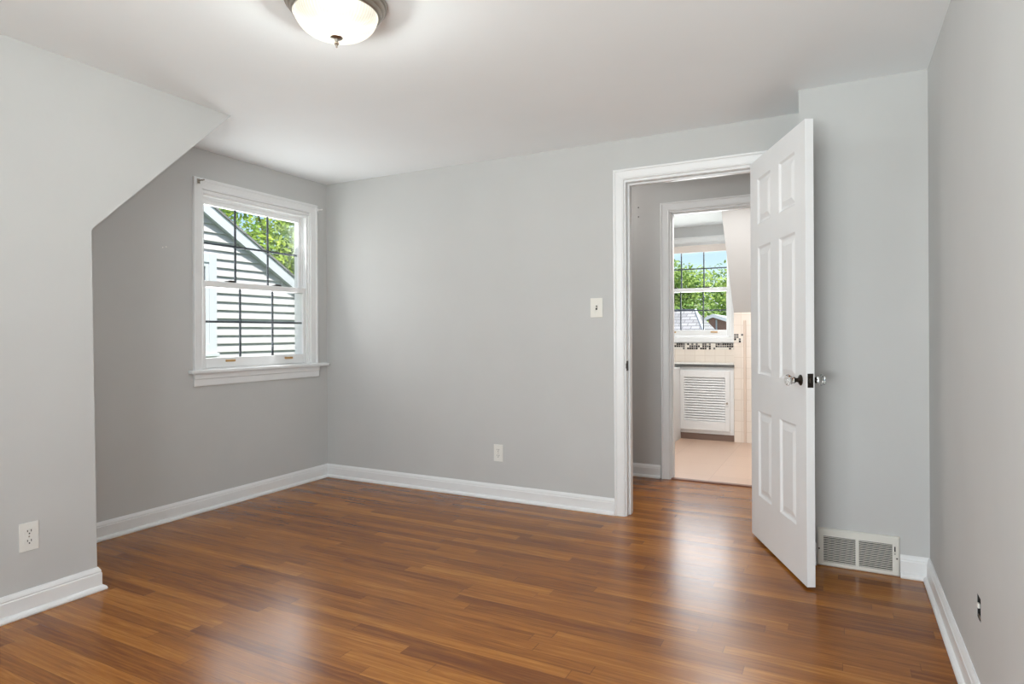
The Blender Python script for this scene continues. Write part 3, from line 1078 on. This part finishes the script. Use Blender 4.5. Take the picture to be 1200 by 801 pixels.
# curtain rod brackets on the window head casing
for y, z, lb in ((-1.128, 2.082, 'small metal curtain rod bracket on the left top corner of the window casing'),
                 (-0.116, 2.070, 'small white curtain rod bracket on the right top corner of the window casing')):
    t = empty('curtain_rod_bracket', (0.0205, y, z))
    tag(t, lb, 'curtain bracket', 'curtain rod brackets on the window casing')
    mm = M['nickel'] if y < -1 else M['vinyl']
    MB().box((0.0, -0.010, -0.014), (0.003, 0.010, 0.016), 0.001).build('plate', mm, t)
    hk = MB().bar((0.002, 0, 0.004), (0.032, 0.004, 0.006), 0.0045, 10)
    hk.bar((0.032, 0.004, 0.004), (0.033, 0.016, 0.010), 0.005, 10)
    hk.build('hook', mm, t)
    MB().lathe([(0, 0.003), (0.003, 0.003), (0.0025, 0.005), (0, 0.005)], (0, 0, -0.008), (1, 0, 0), 10).build('screw', M['dark_metal'], t)

# ------------------------------------------------------------------ bathroom cabinet and counter
vc = empty('vanity_cabinet', (2.33, KY, 0.0))
tag(vc, 'white cabinet with a louvred door under the grey-edged counter', 'cabinet')
bd = MB().wall('y', KY + 0.002, KY + 0.020, 1.62, KX - 0.003, 0.066, 0.758, [(2.140, 2.538, 0.210, 0.645)])
bd.box((1.62, KY + 0.020, 0.066), (1.64, WYB - 0.01, 0.758))
bd.box((KX - 0.023, KY + 0.020, 0.066), (KX - 0.003, WYB - 0.01, 0.758))
bd.box((1.64, KY + 0.020, 0.066), (KX - 0.023, WYB - 0.01, 0.084))
bd.box((1.64, WYB - 0.03, 0.084), (KX - 0.023, WYB - 0.01, 0.758))
bd.build('body', M['cab'], vc)
MB().box((1.62, KY + 0.008, 0.0), (KX - 0.004, KY + 0.020, 0.066)).build('toe_kick', M['toe'], vc)
MB().box((1.62, 2.66, 0.0), (2.090, KY + 0.002, 0.752), 0.003).build('side_panel', M['cab'], vc)
dm = MB()
d0, d1 = 2.092, 2.590
fy0, fy1 = KY - 0.027, KY + 0.001
frame_rect(dm, 'y', fy0, fy1, d0, d1, 0.105, 0.722, 0.040, 0.044, 0.095, 0.070, 0.003)
ns = 17
for k in range(ns):
    z = 0.203 + (k + 0.5) * (0.650 - 0.203) / ns
    dm.prism([(fy0 + 0.006, z - 0.0105), (fy0 + 0.009, z - 0.0120), (fy1 - 0.006, z + 0.0080), (fy1 - 0.009, z + 0.0095)], 'x', d0 + 0.038, d1 - 0.042)
dd = dm.build('door', M['cab'], vc)
MB().lathe([(0, 0), (0.005, 0), (0.005, 0.012), (0.011, 0.018), (0.010, 0.025), (0, 0.027)], (2.568, fy0, 0.394), (0, -1, 0), 14).build('knob', M['nickel'], dd)
unparent_offset(vc)
ct = empty('countertop', (2.33, KY, 0.76))
tag(ct, 'grey-edged white counter on the louvred cabinet under the bathroom window', 'counter')
MB().box((1.60, KY - 0.028, 0.761), (KX + 0.004, KY - 0.001, 0.788), 0.003).build('front_edge', M['counter'], ct)
MB().box((1.60, KY - 0.001, 0.761), (KX - 0.001, WYB - 0.001, 0.789)).build('top', M['countertop'], ct)
unparent_offset(ct)

# added bathroom ceiling light (out of view, put in to brighten the room beyond)
bl = empty('bathroom_fill_light', (2.75, 1.65, H))
tag(bl, 'round white ceiling light added out of view to brighten the bathroom', 'ceiling light')
MB().lathe([(0, 0), (0.14, 0), (0.14, -0.02), (0.13, -0.03), (0, -0.03)], (0, 0, 0), (0, 0, 1), 40).build('base', M['vinyl'], bl)
l_ = bpy.data.lights.new('bathroom_fill_bulb', 'AREA')
l_.shape = 'DISK'
l_.size = 0.24
l_.energy = BATH_W
l_.color = (1.0, 0.98, 0.95)
lo_ = bpy.data.objects.new('bathroom_fill_bulb', l_)
lo_.location = (0, 0, -0.035)
lo_.parent = bl
C.objects.link(lo_)
hl = empty('hall_fill_light', (1.75, 0.60, H))  # added fixture, never in view, lifts the dark hall
tag(hl, 'round white ceiling light added out of view to brighten the hall', 'ceiling light')
MB().lathe([(0, 0), (0.12, 0), (0.12, -0.02), (0.11, -0.03), (0, -0.03)], (0, 0, 0), (0, 0, 1), 40).build('base', M['vinyl'], hl)
l_ = bpy.data.lights.new('hall_fill_bulb', 'POINT')
l_.energy = HALL_W
l_.shadow_soft_size = 0.10
l_.color = (1.0, 0.97, 0.93)
lo_ = bpy.data.objects.new('hall_fill_bulb', l_)
lo_.location = (0, 0, -0.14)
lo_.parent = hl
C.objects.link(lo_)
area('bath_window_daylight', ((BW[0] + BW[1]) / 2, WYB + 0.30, 1.62), (0, -1, -0.15), 0.95, 1.1, BATH_WIN_W, (0.96, 0.98, 1.0))

# ------------------------------------------------------------------ outdoors: neighbour's gable, seen through the main window
GZ0 = -2.8
o = MB().box((-40, -30, GZ0 - 0.3), (30, 45, GZ0)).build('ground', M['grass'])
struct(o, 'lawn far below the upstairs windows', 'ground')
nh = empty('neighbour_house', (-3.1, 0, GZ0))
tag(nh, 'grey sided neighbour house with white rake outside the left window', 'house')
NX = -3.12
SL = 0.598


def rake(y):
    return 2.585 - SL * (y - 1.235)


YE, YRG = 4.6, -2.2
course = 0.1030
sd = MB()
z = GZ0
while z < rake(YRG) - 0.02:
    z1 = z + course
    # clip to the gable: right limit from the rake, left limit mirrored
    def lim(zz):
        return min(YE, 1.235 + (2.585 - zz) / SL)
    r0, r1 = lim(z), lim(z1)
    l0, l1 = 2 * YRG - r0, 2 * YRG - r1
    if r1 > YRG:
        sd.add([(NX + 0.024, l0, z), (NX + 0.024, r0, z), (NX + 0.001, r1, z1), (NX + 0.001, l1, z1), (NX, l0, z), (NX, r0, z)],
               [(0, 1, 2, 3), (4, 5, 1, 0)])
    z = z1
sd.build('siding', M['siding'], nh)
cw = MB().prism([(2 * YRG - YE, GZ0), (YE, GZ0), (YE, rake(YE)), (YRG, rake(YRG)), (2 * YRG - YE, rake(YE))], 'x', NX - 6, NX - 0.001)
cw.build('core', M['siding'], nh)
for s, nm in ((1, 'rake_board'), (-1, 'rake_board')):
    def yy(y):
        return y if s > 0 else 2 * YRG - y
    p = [(yy(YE + 0.35), rake(YE + 0.35) - 0.06), (yy(YRG), rake(YRG) - 0.06), (yy(YRG), rake(YRG) + 0.085), (yy(YE + 0.35), rake(YE + 0.35) + 0.085)]
    MB().prism(p, 'x', NX - 0.002, NX + 0.080).build(nm, M['exttrim'], nh)
    p = [(yy(YE + 0.40), rake(YE + 0.40) + 0.085), (yy(YRG), rake(YRG) + 0.085), (yy(YRG), rake(YRG) + 0.115), (yy(YE + 0.40), rake(YE + 0.40) + 0.115)]
    MB().prism(p, 'x', NX - 6.1, NX + 0.095).build('roof', M['shingle_x'], nh)
nw = MB()
frame_rect(nw, 'x', NX + 0.012, NX + 0.055, 0.55, 1.345, 0.90, 2.09, 0.10, 0.10, 0.11, 0.11, 0.004)
nw.box((NX + 0.012, 0.50, 0.86), (NX + 0.075, 1.365, 0.90), 0.004)
nwo = nw.build('window', M['exttrim'], nh)
sm_ = frame_rect(MB(), 'x', NX + 0.018, NX + 0.045, 0.65, 1.245, 1.01, 1.98, 0.045, 0.045, 0.05, 0.05, 0.003)
sm_.box((NX + 0.018, 0.69, 1.46), (NX + 0.045, 1.2, 1.51))
sm_.build('sash', M['exttrim'], nwo)
MB().box((NX + 0.021, 0.65, 1.01), (NX + 0.026, 1.245, 1.98)).build('pane', M['muntin'], nwo)
unparent_offset(nh)
for w_ in nh.children:
    for s_ in w_.children:
        pass

# houses seen through the bathroom window
h2 = empty('shingled_house', (-2.0, 12.0, GZ0))
tag(h2, 'house with grey shingled hip roof outside the bathroom window', 'house')
rz, ez = 1.672, 0.30
rf = MB()
E1 = (-6.5, 9.7, ez)
E2 = (1.40, 9.7, ez)
E3 = (1.40, 14.3, ez)
E4 = (-6.5, 14.3, ez)
R1 = (-5.0, 12.0, rz)
R2 = (0.46, 12.0, rz)
rf.add([E1, E2, E3, E4, R1, R2], [(0, 1, 5, 4), (1, 2, 5), (2, 3, 4, 5), (3, 0, 4), (0, 1, 2, 3)])
rf.build('roof', M['shingle'], h2)
MB().bar(R2, (1.40, 9.7, ez), 0.035, 8).build('hip_cap', M['exttrim'], h2)
MB().bar(R1, R2, 0.025, 8).build('ridge_cap', M['muntin'], h2)
MB().box((-6.2, 10.0, GZ0), (1.15, 14.0, ez)).build('walls', M['siding'], h2)
unparent_offset(h2)

h3 = empty('brown_garage', (1.6, 15.6, GZ0))
tag(h3, 'brown gabled garage with white fascia outside the bathroom window', 'garage')
ax_, gy = 1.30, 15.2
GA = 0.45
k_ = 17.0 / 15.7


def at12(x, z, Y):
    f_ = (Y + 3.7056) / (12 + 3.7056)
    return 3.5819 + (x - 3.5819) * f_, 1.1173 + (z - 1.1173) * f_


apx, apz = at12(0.884, 1.53, gy)
lx, lz = at12(0.70, 1.44, gy)
rx, rz_ = at12(1.40, 1.36, gy)
fx, fz = at12(0.770, 1.44, gy)
MB().prism([(fx - 0.0, GZ0), (rx, GZ0), (rx, rz_ - 0.03), (apx, apz - 0.05), (fx, fz - 0.03)], 'y', gy, gy + 4).build('walls', M['brown'], h3)
MB().prism([(lx, lz - 0.04), (apx, apz - 0.06), (rx + 0.1, rz_ - 0.10), (rx + 0.1, rz_), (apx, apz + 0.04), (lx, lz + 0.05)], 'y', gy - 0.12, gy + 4.1).build('roof', M['exttrim'], h3)
tx, tz = at12(0.955, 1.46, gy)
MB().box((tx - 0.02, gy - 0.03, GZ0), (tx + 0.02, gy, tz - 0.04)).build('corner_trim', M['exttrim'], h3)
unparent_offset(h3)


# ------------------------------------------------------------------ trees
def tree(name, base, crown_c, rad, n, m, label, seed, leaf=0.16, group=None, squash=0.8):
    rnd = random.Random(seed)
    t = empty(name, base)
    tag(t, label, 'tree', group)
    cb = Vector(crown_c) - Vector(base)
    tr = MB()
    h = cb.z
    tr.lathe([(0.0, 0.0), (0.22, 0.0), (0.16, h * 0.4), (0.09, h * 0.9), (0.0, h)], (0, 0, 0), (cb.x, cb.y, cb.z), 10)
    blobs = []
    for k in range(16):
        d = Vector((rnd.gauss(0, 1), rnd.gauss(0, 1), rnd.gauss(0, 1))).normalized()
        p = cb + Vector((d.x * rad, d.y * rad, d.z * rad * squash)) * rnd.uniform(0.35, 0.75)
        blobs.append((p, rad * rnd.uniform(0.28, 0.45)))
        s = cb * rnd.uniform(0.45, 0.85)
        tr.bar(s, p, 0.03, 6)
    tr.build('trunk', M['bark'], t)
    vs, fs = [], []
    for k in range(n):
        p, r = rnd.choice(blobs)
        d = Vector((rnd.gauss(0, 1), rnd.gauss(0, 1), rnd.gauss(0, 1))).normalized()
        c = p + d * r * rnd.uniform(0.55, 1.05)
        a = Vector((rnd.gauss(0, 1), rnd.gauss(0, 1), rnd.gauss(0, 0.6))).normalized()
        b = a.cross(d + Vector((0.01, 0.3, 0.2)))
        if b.length < 1e-3:
            continue
        b.normalize()
        s = leaf * rnd.uniform(0.6, 1.3)
        i = len(vs)
        vs += [tuple(c - a * s * 0.6), tuple(c + b * s * 0.34), tuple(c + a * s * 0.6), tuple(c - b * s * 0.34)]
        fs.append((i, i + 1, i + 2, i + 3))
    me = bpy.data.meshes.new('crown')
    me.from_pydata(vs, [], fs)
    me.materials.append(m)
    o = bpy.data.objects.new('crown', me)
    C.objects.link(o)
    o.parent = t
    return t


GR = 'trees outside the windows'
tree('leafy_tree', (-10.2, 9.3, GZ0), (-10.2, 9.3, 3.4), 2.9, 20000, M['leaf_a'], 'green and yellow leafy tree behind the neighbour gable', 1, 0.115, GR)
tree('leafy_tree', (-20.5, 12.0, GZ0), (-20.5, 12.0, 5.4), 4.6, 12000, M['leaf_d'], 'dark hazy tree far behind the neighbour gable', 2, 0.20, GR)
tree('leafy_tree', (-1.6, 18.5, GZ0), (-1.6, 18.5, 1.9), 2.0, 16000, M['leaf_b'], 'mid green tree behind the shingled roof', 3, 0.105, GR)
tree('leafy_tree', (1.5, 22.5, GZ0), (1.5, 22.5, 2.3), 2.3, 16000, M['leaf_c'], 'yellow green tree above the brown garage', 4, 0.105, GR)
tree('leafy_tree', (0.0, 29.5, GZ0), (0.0, 29.5, 2.5), 3.2, 14000, M['leaf_b'], 'tall distant tree in the middle of the bathroom view', 5, 0.15, GR)
tree('leafy_tree', (-7.0, 28.5, GZ0), (-7.0, 28.5, 2.2), 3.0, 12000, M['leaf_d'], 'dark distant tree at the left of the bathroom view', 6, 0.16, GR)
